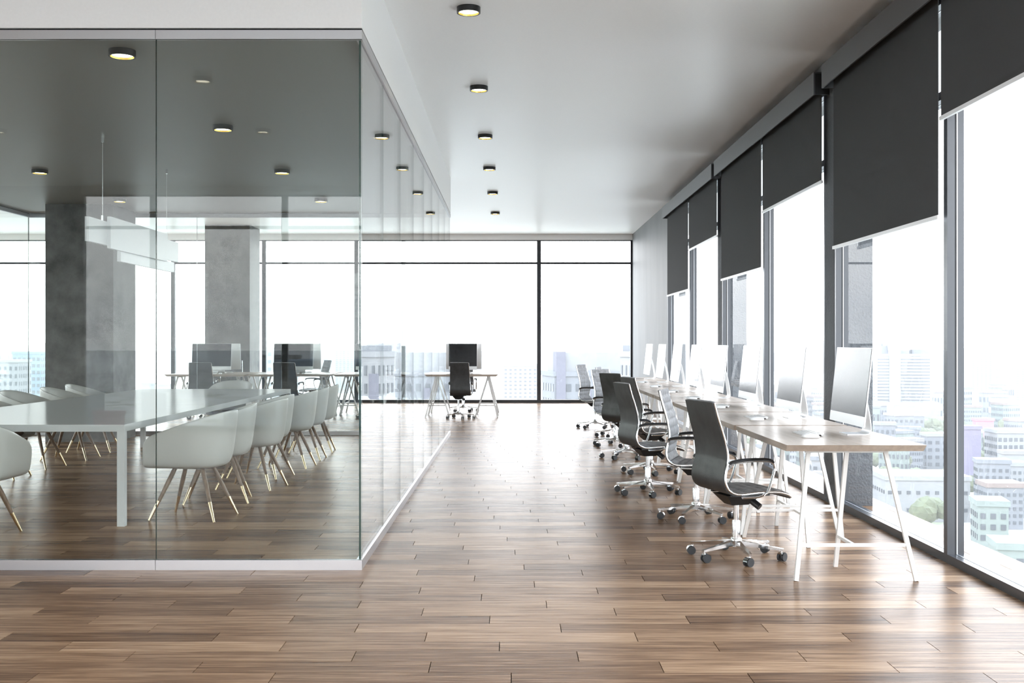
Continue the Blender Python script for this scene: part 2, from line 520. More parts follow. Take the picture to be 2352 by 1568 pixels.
# ------------------------------------------------------------------ far and rear window walls
def big_window(n, x0, x1, y, sgn, z1, zt):
    w_ = empty('window_%d' % n, ((x0 + x1) / 2, y, 0)); struct(w_)
    hx = (x1 - x0) / 2; f = 0.042; d0, d1 = (0.0, 0.08) if sgn > 0 else (-0.08, 0.0)
    def fr(name, xa, xb, za, zb): part(name, MB().box(xa, xb, d0, d1, za, zb), M_frame_far, w_)
    fr('bottom_rail', -hx, hx, 0, 0.066); fr('top_rail', -hx, hx, z1 - 0.02, z1)
    fr('side_frame', -hx, -hx + f, 0.066, z1 - 0.02); fr('side_frame', hx - f, hx, 0.066, z1 - 0.02)
    fr('transom', -hx + f, hx - f, zt - 0.021, zt + 0.021)
    g0, g1 = (0.037, 0.043) if sgn > 0 else (-0.043, -0.037)
    part('pane', MB().sheet((-hx + f, g0, 0.066), (hx - f, g0, 0.066), (hx - f, g0, zt - 0.021), (-hx + f, g0, zt - 0.021)), M_wglass, w_)
    part('pane', MB().sheet((-hx + f, g0, zt + 0.021), (hx - f, g0, zt + 0.021), (hx - f, g0, z1 - 0.02), (-hx + f, g0, z1 - 0.02)), M_wglass, w_)
fx = [XL, -11.3, -9.26, -7.294, -5.337, -3.35, 0.58, XR]
for a, b in zip(fx[:-1], fx[1:]):
    big_window(wn_, a, b, YF, 1, 3.50, 3.005); wn_ += 1
struct(link('wall_far', MB().box(XL, XR, YF, YF + 0.2, 3.50, H).mesh('wall_far', M_ceil)), 'narrow band of wall above the far windows', 'wall')
bx = [-6.4, -5.34, -3.38, -1.4, 0.6, XR]
for a, b in zip(bx[:-1], bx[1:]):
    big_window(wn_, a, b, YB, -1, 3.50, 3.015); wn_ += 1
struct(link('wall_back', MB().box(-6.4, XR, YB - 0.2, YB, 3.50, H).mesh('wall_back', M_ceil)), 'narrow band of wall above the rear windows', 'wall')
struct(link('wall_rear', MB().box(XL, -6.4, YB - 0.2, YB, 0, H).mesh('wall_rear', M_conc)), 'concrete wall behind the viewpoint', 'wall')
struct(link('wall_left', MB().box(XL - 0.2, XL, YB - 0.2, YF + 0.2, 3.50, H).mesh('wall_left', M_ceil)), 'band of wall above the windows beyond the meeting room', 'wall')
def left_window(n, y0, y1):
    w_ = empty('window_%d' % n, (XL, (y0 + y1) / 2, 0)); struct(w_)
    hy_ = (y1 - y0) / 2; f = 0.042
    def fr(name, ya, yb, za, zb): part(name, MB().box(-0.08, 0, ya, yb, za, zb), M_frame_far, w_)
    fr('bottom_rail', -hy_, hy_, 0, 0.066); fr('top_rail', -hy_, hy_, 3.48, 3.50)
    fr('side_frame', -hy_, -hy_ + f, 0.066, 3.48); fr('side_frame', hy_ - f, hy_, 0.066, 3.48)
    fr('transom', -hy_ + f, hy_ - f, 2.984, 3.026)
    part('pane', MB().sheet((-0.04, -hy_ + f, 0.066), (-0.04, hy_ - f, 0.066), (-0.04, hy_ - f, 2.984), (-0.04, -hy_ + f, 2.984)), M_wglass, w_)
    part('pane', MB().sheet((-0.04, -hy_ + f, 3.026), (-0.04, hy_ - f, 3.026), (-0.04, hy_ - f, 3.48), (-0.04, -hy_ + f, 3.48)), M_wglass, w_)
nl = 9
for i in range(nl):
    left_window(wn_, YB + (YF - YB) * i / nl, YB + (YF - YB) * (i + 1) / nl); wn_ += 1

# ------------------------------------------------------------------ square concrete columns
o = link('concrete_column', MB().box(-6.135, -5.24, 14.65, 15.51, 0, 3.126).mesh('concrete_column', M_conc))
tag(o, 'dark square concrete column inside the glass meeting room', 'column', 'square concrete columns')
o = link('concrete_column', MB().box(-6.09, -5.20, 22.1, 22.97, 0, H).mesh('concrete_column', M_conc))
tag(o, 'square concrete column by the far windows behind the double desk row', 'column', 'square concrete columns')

# ------------------------------------------------------------------ glass partitions
GT = 0.012
def partition(name, label, a, b, seams, normal_axis, coord):
    """a,b: range along the wall; coord: outer face of the wall; normal_axis 'x' or 'y' (outer side sign)"""
    root = empty(name, (0, 0, 0)); tag(root, label, 'partition', 'glass walls of the meeting room')
    ax, sg = normal_axis
    def slab(a0, a1, t0, t1, z0, z1, mats, nm, edge=False):
        mb = MB()
        lo, hi = (coord - t1, coord - t0) if sg > 0 else (coord + t0, coord + t1)
        if ax == 'y': mb.box(a0, a1, lo, hi, z0, z1)
        else: mb.box(lo, hi, a0, a1, z0, z1)
        if edge:   # the four narrow faces show the green edge of the glass
            wide = (2, 4) if ax == 'y' else (3, 5)
            mb.mi = [0 if i in wide else 1 for i in range(6)]
        return part(nm, mb, mats, root)
    slab(a, b, 0.006, 0.030, ZF1, 3.126, M_gasket, 'shadow_gap')
    s = [a] + seams + [b]
    for i in range(len(s) - 1):
        e0, e1 = (0.0 if i == 0 else 0.0012), (0.0 if i == len(s) - 2 else 0.0012)
        slab(s[i] + e0, s[i + 1] - e1, 0.0, 0.036, 0.0, 0.057, M_alu, 'bottom_rail')
        slab(s[i] + e0, s[i + 1] - e1, 0.0, 0.036, ZF0, ZF1, M_alu, 'top_rail')
        slab(s[i] + 0.0015, s[i + 1] - 0.0015, 0.010, 0.010 + GT, 0.057, ZF0, [M_glass, M_gedge], 'pane', True)
pw = (GX - GXL) / 5
xs_ = [GXL + pw * i for i in range(1, 5)]
dy = (GY1 - GY0) / 8
ys_ = [GY0 + dy * i for i in range(1, 8)]
partition('glass_partition', 'clear glass front wall of the meeting room with aluminium rails, facing the viewer', GXL, GX, xs_, ('y', -1), GY0)
partition('glass_partition', 'receding clear glass wall of the meeting room beside the open aisle', GY0 + 0.036, GY1, ys_, ('x', 1), GX)
partition('glass_partition', 'clear glass rear wall of the meeting room before the double desk row', GXL, GX - 0.036, xs_, ('y', 1), GY1)
partition('glass_partition', 'clear glass wall of the meeting room on the side away from the aisle', GY0 + 0.036, GY1 - 0.036, ys_, ('x', -1), GXL)

# ------------------------------------------------------------------ roller blinds and cassettes
XB, XV = 2.545, 2.463
def blind(y0, y1, zb, label):
    root = empty('roller_blind', (XB, (y0 + y1) / 2, zb)); tag(root, label, 'blind', 'dark roller blinds on the side windows')
    L2 = (y1 - y0) / 2
    part('blind_fabric', MB().box(-0.002, 0.002, -L2, L2, 0.02, 3.46 - zb), M_fabric, root)
    part('bottom_bar', MB().box(-0.009, 0.009, -L2 - 0.012, L2 + 0.012, 0.0, 0.024), M_white, root)
    part('roller_tube', MB().cyl((0, -L2, 3.45 - zb), (0, L2, 3.45 - zb), 0.024), M_val, root, 40)
bl = [(4.52, 6.608, 2.63, 'short raised charcoal roller blind nearest the viewer, cut by the frame edge'),
      (6.655, 8.816, 2.050, 'large lowered charcoal roller blind just before the near concrete pillar'),
      (9.163, 11.31, 2.62, 'short raised charcoal roller blind just beyond the near concrete pillar'),
      (11.39, 13.54, 2.055, 'lowered charcoal roller blind just before the second concrete pillar'),
      (13.86, 16.04, 2.62, 'short raised charcoal roller blind just beyond the second concrete pillar'),
      (16.12, 18.25, 2.055, 'lowered charcoal roller blind at the far end beside the pale concrete wall')]
for b_ in bl: blind(*b_)
def cassette(y0, y1, label):
    root = empty('blind_cassette', (XV, (y0 + y1) / 2, 3.334)); tag(root, label, 'valance', 'blind cassettes along the side windows')
    L2 = (y1 - y0) / 2
    part('front_panel', MB().box(0, 0.012, -L2, L2, 0, 0.186), M_val, root)
    part('top_panel', MB().box(0.012, XR - XV, -L2, L2, 0.174, 0.186), M_val, root)
    for s in (-1, 1):
        part('end_cap', MB().box(0.012, XR - XV, min(s * L2, s * (L2 - 0.01)), max(s * L2, s * (L2 - 0.01)), 0.0, 0.174), M_black, root)
cassette(4.36, 8.87, 'long charcoal box cassette over the nearest pair of blinds')
cassette(9.10, 13.60, 'charcoal box cassette over the middle pair of blinds')
cassette(13.79, 18.28, 'charcoal box cassette over the farthest pair of blinds')

# ------------------------------------------------------------------ ceiling lamps
def make_lamp():
    root = empty('ceiling_lamp'); tag(root, 'x', 'ceiling lamp', 'round surface ceiling lamps')
    r = 0.082
    mb = MB(); seg = 32
    mb.lathe([(r * 0.86, -0.040), (r, -0.040), (r, 0.0)], seg, cap=False)
    part('housing', mb, M_lampblk, root, 40)
    mb = MB(); mb.lathe([(r * 0.80, -0.026), (r * 0.86, -0.040)], seg, cap=False); part('reflector_ring', mb, M_lampgold, root, 60)
    mb = MB(); mb.lathe([(0.001, -0.027), (r * 0.81, -0.027)], seg, cap=False); part('diffuser', mb, M_lampem, root)
    return root
lamp0 = make_lamp(); used = [False]
def lamp(x, y, z, label):
    if not used[0]:
        lamp0.location = (x, y, z); lamp0['label'] = label; used[0] = True
    else: dup(lamp0, (x, y, z), 0, label)
for i, y in enumerate((7.71, 10.1, 12.47, 14.77, 17.2, 19.9)):
    lamp(-0.30, y, H, '%s round black ceiling lamp from the near end of the aisle row' % ORD[i])
for i, y in enumerate((6.92, 9.33, 11.73, 14.12)):
    lamp(-2.42, y, 3.126, '%s meeting room lamp from the front glass in the row nearer the aisle' % ORD[i])
for i, y in enumerate((11.73, 14.12)):
    lamp(-4.97, y, 3.126, 'round black meeting room lamp %s the concrete column' % ('in front and beside' if i == 0 else 'close before'))
for i, (x, y) in enumerate(((-2.71, 3.14), (-2.71, 0.77), (-5.59, 0.77))):
    lamp(x, y, H, ['round ceiling lamp mirrored in the front glass beside the pane joint',
                   'round ceiling lamp mirrored smaller in the front glass near the aisle corner',
                   'round ceiling lamp mirrored at the edge of the front glass'][i])

# ------------------------------------------------------------------ meeting table
tb = empty('meeting_table', (-3.697, 10.94, 0)); tag(tb, 'long white lacquered meeting table with slab legs in the glass room', 'table')
hx, hy, zt = 0.932, 2.99, 0.727
part('tabletop', MB().box(-hx, hx, -hy, hy, zt - 0.050, zt), M_table, tb)
for sx in (-1, 1):
    for sy in (-1, 1):
        x0, x1 = sorted((sx * hx, sx * (hx - 0.053))); y0, y1 = sorted((sy * hy, sy * (hy - 0.053)))
        part('leg', MB().box(x0, x1, y0, y1, 0, zt - 0.0505), M_table, tb)

# ------------------------------------------------------------------ shell chairs (forward = +x)
def bake(o):
    dg = bpy.context.evaluated_depsgraph_get()
    me = bpy.data.meshes.new_from_object(o.evaluated_get(dg))
    o.modifiers.clear(); o.data = me
    return me

def make_shell_chair():
    root = empty('shell_chair'); tag(root, 'x', 'chair', 'pale shell chairs around the meeting table')
    # U-shaped plan from one arm front round the back to the other arm front
    plan = []
    W_, XFR, XS, BK = 0.275, 0.27, -0.03, 0.265
    ns, nb = 5, 12
    for i in range(ns): plan.append((XFR + (XS - XFR) * i / ns, -W_, i / ns * 0.3))
    for i in range(nb + 1):
        a = PI * i / nb
        c, s = math.cos(a), math.sin(a)
        plan.append((XS - BK * abs(s) ** 0.9, -W_ * (abs(c) ** 0.8) * (1 if c > 0 else -1), 0.3 + 0.4 * i / nb))
    for i in range(1, ns + 1): plan.append((XS + (XFR - XS) * i / ns, W_, 0.7 + i / ns * 0.3))
    verts = []; nv = 0
    prof = [(0.0, 0.0), (0.35, 0.0), (0.62, 0.0), (0.80, 0.03), (0.90, 0.14), (0.945, 0.36), (0.975, 0.65), (1.0, 1.0)]
    for (px, py, s) in plan:
        back = max(0.0, (XFR - px) / (XFR - (XS - BK)))          # 0 front .. 1 back
        rim = 0.615 + (0.815 - 0.615) * back
        if back < 0.06: rim -= 0.03
        isback = max(0.0, (XS - px) / BK)
        for (k, h_) in prof:
            qx = px if px > XS else XS + (px - XS) * k
            if px > XS: qx = px + 0.018 * (1 - h_)
            qy = py * k * (1 + 0.0 * h_)
            z = 0.388 + (rim - 0.388) * h_
            fl_ = 0.03 * max(0, h_ - 0.3)
            verts.append((qx - fl_ * isback, qy, z))
    nv = len(prof)
    faces = []
    for i in range(len(plan) - 1):
        for j in range(nv - 1):
            a = i * nv + j
            faces.append((a, a + nv, a + nv + 1, a + 1))
    me = bpy.data.meshes.new('seat_shell'); me.from_pydata(verts, [], faces); me.materials.append(M_shell)
    bm = bmesh.new(); bm.from_mesh(me)
    bmesh.ops.remove_doubles(bm, verts=bm.verts, dist=0.0008)
    bmesh.ops.recalc_face_normals(bm, faces=bm.faces); bm.to_mesh(me); bm.free()
    o = link('seat_shell', me, root)
    so = o.modifiers.new('s', 'SOLIDIFY'); so.thickness = 0.014; so.offset = 0
    ss = o.modifiers.new('b', 'SUBSURF'); ss.levels = 2; ss.render_levels = 2
    bpy.context.view_layer.update()
    bake(o).shade_smooth()
    # seat pad
    mb = MB()
    n = 28
    for z, sc in ((0.398, 0.80), (0.425, 0.86), (0.440, 0.83), (0.446, 0.60)):
        for k in range(n):
            a = 2 * PI * k / n
            c, s = math.cos(a), math.sin(a)
            x = 0.01 + 0.262 * sc * math.copysign(abs(c) ** 0.7, c); y = 0.262 * sc * math.copysign(abs(s) ** 0.75, s)
            mb.v.append((x, y, z))
    for i in range(3):
        for k in range(n):
            k2 = (k + 1) % n
            mb.poly((i * n + k, i * n + k2, (i + 1) * n + k2, (i + 1) * n + k))
    mb.poly([k for k in reversed(range(n))]); mb.poly([3 * n + k for k in range(n)])
    part('seat_pad', mb, M_pad, root, 50)
    part('leg_mount', MB().box(-0.12, 0.12, -0.10, 0.10, 0.372, 0.386), M_shell, root)
    for sx in (-1, 1):
        for sy in (-1, 1):
            top = Vector((sx * 0.105, sy * 0.085, 0.385)); ft = Vector((sx * 0.255, sy * 0.205, 0.0))
            mid = ft.lerp(top, 0.36)
            lg = part('leg', MB().tube([mid, ft.lerp(top, 0.72), top], [0.0135, 0.0175, 0.0165], 10), M_wleg, root, 40)
            part('brass_sleeve', MB().tube([ft, mid], [0.0085, 0.0138], 10), M_brass, lg, 40)
    return root
sc0 = make_shell_chair()
right_row = [(-2.39, 8.38, 170), (-2.435, 9.23, 190), (-2.35, 10.08, 170), (-2.455, 10.9, 167), (-2.37, 11.75, 176), (-2.38, 12.55, 180), (-2.40, 13.40, 184)]
left_row = [(-5.00, 10.8, 2), (-5.02, 11.68, -6), (-4.97, 12.55, 0), (-5.04, 13.43, 4)]
for i, (x, y, a) in enumerate(right_row):
    lb = '%s pale shell chair from the front glass on the table side towards the aisle' % ORD[i]
    if i == 0:
        sc0.location = (x, y, 0); sc0.rotation_euler = (0, 0, R(a)); sc0['label'] = lb
    else: dup(sc0, (x, y, 0), R(a), lb)
for i, (x, y, a) in enumerate(left_row):
    dup(sc0, (x, y, 0), R(a), ['pale shell chair cut by the frame edge across the white table',
                              'pale shell chair just before the dark column across the white table',
                              'pale shell chair across the white table overlapping the edge of the dark column',
                              'pale shell chair across the white table in front of the dark column'][i])
dup(sc0, (-3.62, 7.50, 0), R(90), 'pale shell chair at the near head of the white table, cut by the frame')
dup(sc0, (-3.65, 14.42, 0), R(-90), 'pale shell chair at the far head of the white table, facing the viewer')

# ------------------------------------------------------------------ pendant over the table
pd = empty('pendant_lamp', (-3.62, 10.8, 2.06)); tag(pd, 'white linear pendant of overlapping slabs hanging over the meeting table', 'pendant lamp')
def pslab(x0, x1, y0, y1, z0, z1): part('pendant_slab', MB().box(x0 + 3.62, x1 + 3.62, y0 - 10.8, y1 - 10.8, z0 - 2.06, z1 - 2.06), M_pend, pd)
pslab(-3.653, -3.6185, 9.53, 12.09, 2.18, 2.39)
pslab(-3.618, -3.586, 9.96, 11.61, 2.153, 2.437)
pslab(-3.653, -3.6185, 10.31, 11.94, 2.06, 2.165)
for y in (9.87, 11.70):
    wr = part('suspension_wire', MB().cyl((-3.625 + 3.62, y - 10.8, 0.34), (-3.625 + 3.62, y - 10.8, 3.11 - 2.06), 0.0016, 6), M_wire, pd)
    part('ceiling_anchor', MB().cyl((-0.005, y - 10.8, 3.08 - 2.06), (-0.005, y - 10.8, 3.126 - 2.06), 0.011, 12), M_chrome, wr, 40)
    part('wire_clamp', MB().cyl((-0.005, y - 10.8, 0.33), (-0.005, y - 10.8, 0.375), 0.011, 12), M_chrome, wr, 40)

# ------------------------------------------------------------------ trestle desks (user side = -x, length along y)
DL, DW, DZ = 1.46, 0.769, 0.75
def make_desk():
    root = empty('trestle_desk'); tag(root, 'x', 'desk')
    L2, W2 = (DL - 0.05) / 2, DW / 2
    zb = DZ - 0.037
    bl_, bw = 0.040, 0.005
    mb = MB()
    mb.hexa([(-W2 + bw, -L2 + bl_, zb), (W2 - bw, -L2 + bl_, zb), (W2 - bw, L2 - bl_, zb), (-W2 + bw, L2 - bl_, zb),
             (-W2, -L2, DZ), (W2, -L2, DZ), (W2, L2, DZ), (-W2, L2, DZ)])
    part('desktop', mb, M_desk, root)
    t = 0.023
    for s in (-1, 1):
        fy, ay, my = s * (L2 - 0.014), s * (L2 - 0.19), s * (L2 - 0.41)
        part('trestle_bar', MB().box(-0.235, 0.235, ay - 0.012, ay + 0.012, zb - 0.022, zb), M_leg, root)
        def at(p, q, z): return Vector(p).lerp(Vector(q), z / (zb - 0.01))
        legs = []
        for fx_, tx in ((-0.3315, -0.217), (0.3315, 0.217)):
            f, tp = (fx_, fy, 0), (tx, ay, zb - 0.01)
            part('leg', MB().bar(f, tp, t, t, up=(0, 1, 0)), M_leg, root); legs.append((f, tp))
        f, tp = (0.0, my, 0), (0.0, ay, zb - 0.01)
        part('leg', MB().bar(f, tp, t, t, up=(0, 1, 0)), M_leg, root)
        a, b = at(*legs[0], 0.19), at(*legs[1], 0.19)
        part('stretcher', MB().bar(a, b, 0.017, 0.017), M_leg, root)
        c = at(f, tp, 0.19)
        part('stretcher', MB().bar((a + b) / 2, c, 0.016, 0.016), M_leg, root)
    return root
desk0 = make_desk(); desk_used = [False]
def desk(x, y, a, label, group):
    if not desk_used[0]:
        desk0.location = (x, y, 0); desk0.rotation_euler = (0, 0, a); desk0['label'] = label; desk0['group'] = group; desk_used[0] = True
        return desk0
    return dup(desk0, (x, y, 0), a, label, group)

# ------------------------------------------------------------------ computers
def make_monitor():
    root = empty('desktop_computer'); tag(root, 'x', 'computer')
    hw, z0, z1 = 0.35, 0.066, 0.532
    tilt = lambda z: -0.055 + 0.050 * (z - z0) / (z1 - z0)
    # body : flat front, swelling back
    mb = MB()
    n, m = 12, 8
    for j in range(m + 1):
        z = z0 + (z1 - z0) * j / m
        for i in range(n + 1):
            y = -hw + 2 * hw * i / n
            u, v_ = abs(2 * i / n - 1), abs(2 * j / m - 1)
            d = 0.008 + 0.030 * (max(0, 1 - u ** 2.2) * max(0, 1 - v_ ** 2.2)) ** 0.7
            mb.v.append((tilt(z) + d, y, z))
    for j in range(m):
        for i in range(n):
            a = j * (n + 1) + i
            mb.poly((a, a + 1, a + n + 2, a + n + 1))
    b0 = len(mb.v)
    cs = [(-hw, z0), (hw, z0), (hw, z1), (-hw, z1)]
    for y, z in cs: mb.v.append((tilt(z), y, z))
    mb.poly((b0, b0 + 1, b0 + 2, b0 + 3))
    bt = [i for i in range(n + 1)]; tp_ = [m * (n + 1) + i for i in range(n + 1)]
    lf = [j * (n + 1) for j in range(m + 1)]; rt = [j * (n + 1) + n for j in range(m + 1)]
    mb.poly([b0, b0 + 1] + list(reversed(bt))); mb.poly([b0 + 3, b0 + 2] + list(reversed(tp_)))
    mb.poly([b0, b0 + 3] + list(reversed(lf))); mb.poly([b0 + 1, b0 + 2] + list(reversed(rt)))
    part('body', mb, M_silver, root, 35)
    def face(za, zb_, ya, yb, d0, d1):
        return [(tilt(za) - d1, ya, za), (tilt(za) - d0, ya, za), (tilt(za) - d0, yb, za), (tilt(za) - d1, yb, za),
                (tilt(zb_) - d1, ya, zb_), (tilt(zb_) - d0, ya, zb_), (tilt(zb_) - d0, yb, zb_), (tilt(zb_) - d1, yb, zb_)]
    sc_ = part('screen', MB().hexa(face(z0 + 0.062, z1 - 0.003, -hw + 0.003, hw - 0.003, 0.0, 0.002)), M_screen, root)
    part('chin', MB().hexa(face(z0 + 0.003, z0 + 0.061, -hw + 0.003, hw - 0.003, 0.0, 0.0015)), M_silver, root)
    # stand
    path = catmull([(-0.07, 0, 0.003), (0.0, 0, 0.003), (0.045, 0, 0.003), (0.068, 0, 0.012), (0.075, 0, 0.04), (0.062, 0, 0.14), (0.04, 0, 0.24), (0.02, 0, 0.30)], 4)
    mb = MB(); hwf = 0.085
    for i, p in enumerate(path):
        t = (path[min(i + 1, len(path) - 1)] - path[max(i - 1, 0)]).normalized()
        nrm = Vector((-t.z, 0, t.x)) * 0.003
        for sy in (-hwf, hwf):
            mb.v.append(tuple(p + nrm + Vector((0, sy, 0)))); mb.v.append(tuple(p - nrm + Vector((0, sy, 0))))
    for i in range(len(path) - 1):
        a, b = i * 4, i * 4 + 4
        mb.poly((a, a + 2, b + 2, b)); mb.poly((a + 1, b + 1, b + 3, a + 3))
        mb.poly((a, b, b + 1, a + 1)); mb.poly((a + 2, a + 3, b + 3, b + 2))
    mb.poly((0, 1, 3, 2)); e_ = (len(path) - 1) * 4; mb.poly((e_, e_ + 2, e_ + 3, e_ + 1))
    part('stand', mb, M_silver, root, 40)
    return root
def make_keyboard():
    root = empty('keyboard'); tag(root, 'x', 'keyboard')
    a = 0.06
    zf, zb = 0.004, 0.016
    mb = MB(); mb.hexa([(-a, -0.14, 0), (a, -0.14, zb - 0.006), (a, 0.14, zb - 0.006), (-a, 0.14, 0), (-a, -0.14, zf), (a, -0.14, zb), (a, 0.14, zb), (-a, 0.14, zf)])
    part('base', mb, M_silver, root)
    part('rear_foot', MB().cyl((a - 0.010, -0.135, 0.007), (a - 0.010, 0.135, 0.007), 0.007, 10), M_silver, root, 40)
    for r_ in range(5):
        x0 = -a + 0.006 + r_ * 0.0225
        zz = lambda x: zf + (zb - zf) * (x + a) / (2 * a)
        x1 = x0 + 0.0185
        mb = MB()
        nk = 13 if r_ else 7
        for k in range(nk):
            y0 = -0.135 + 0.27 * k / nk + 0.0012; y1 = -0.135 + 0.27 * (k + 1) / nk - 0.0012
            mb.hexa([(x0, y0, zz(x0)), (x1, y0, zz(x1)), (x1, y1, zz(x1)), (x0, y1, zz(x0)),
                     (x0, y0, zz(x0) + 0.002), (x1, y0, zz(x1) + 0.002), (x1, y1, zz(x1) + 0.002), (x0, y1, zz(x0) + 0.002)])
        o_ = part('key_row', mb, M_key, root); o_['kind'] = 'stuff'
    return root
def make_mouse():
    mb = MB(); n = 20
    for z, s in ((0.0, 0.97), (0.006, 1.0), (0.013, 0.93), (0.019, 0.72), (0.022, 0.4)):
        for k in range(n):
            a = 2 * PI * k / n; c, q = math.cos(a), math.sin(a)
            mb.v.append((0.054 * s * math.copysign(abs(c) ** 0.8, c), 0.029 * s * math.copysign(abs(q) ** 0.8, q), z))
    for i in range(4):
        for k in range(n):
            k2 = (k + 1) % n
            mb.poly((i * n + k, i * n + k2, (i + 1) * n + k2, (i + 1) * n + k))
    mb.poly([k for k in reversed(range(n))]); mb.poly([4 * n + k for k in range(n)])
    o_ = link('computer_mouse', mb.mesh('computer_mouse', M_key, 60)); tag(o_, 'x', 'mouse')
    return o_
mon0, key0, mou0 = make_monitor(), make_keyboard(), make_mouse()
first = {id(mon0): True, id(key0): True, id(mou0): True}
def put(src, x, y, z, a, label, group):
    if first[id(src)]:
        first[id(src)] = False
        src.location = (x, y, z); src.rotation_euler = (0, 0, a); src['label'] = label; src['group'] = group
        return src
    return dup(src, (x, y, z), a, label, group)
def local(x, y, a, lx, ly):
    return x + lx * math.cos(a) - ly * math.sin(a), y + lx * math.sin(a) + ly * math.cos(a)
def workstation(x, y, a, where, row, mouse=True):
    desk(x, y, a, 'pale trestle desk with white legs, the %s' % where, 'trestle desks ' + row)
    mx, my = local(x, y, a, 0.215, 0.035)
    put(mon0, mx, my, DZ, a, 'silver all-in-one computer on the %s' % where, 'computers ' + row)
    kx, ky = local(x, y, a, -0.075, 0.03)
    put(key0, kx, ky, DZ, a, 'thin white keyboard on the %s' % where, 'keyboards ' + row)
    if mouse:
        px, py = local(x, y, a, -0.12, -0.20)
        put(mou0, px, py, DZ, a, 'white mouse beside the keyboard on the %s' % where, 'mice ' + row)
WX = 1.8975
for i in range(8):
    workstation(WX, 6.13 + DL * (i + 0.5) - 0.025, 0, '%s window-row desk from the near end' % ORD[i], 'in the window row')
FX0 = -6.05
fn = ['facing row desk by the far column', 'facing row desk second from the far column', 'facing row desk mostly behind the aisle glass', 'facing row desk at the aisle end']
rn = ['rear row desk by the far column', 'rear row desk second from the far column', 'rear row desk mostly behind the aisle glass', 'rear row desk at the aisle end']
for i in range(4):
    xc = FX0 + DL * (i + 0.5)
    workstation(xc, 19.3 + DW / 2, R(90), fn[i], 'in the far double row', i in (0, 1, 3))
    workstation(xc, 19.3 + DW * 1.5 + 0.002, R(-90), rn[i], 'in the far double row', False)

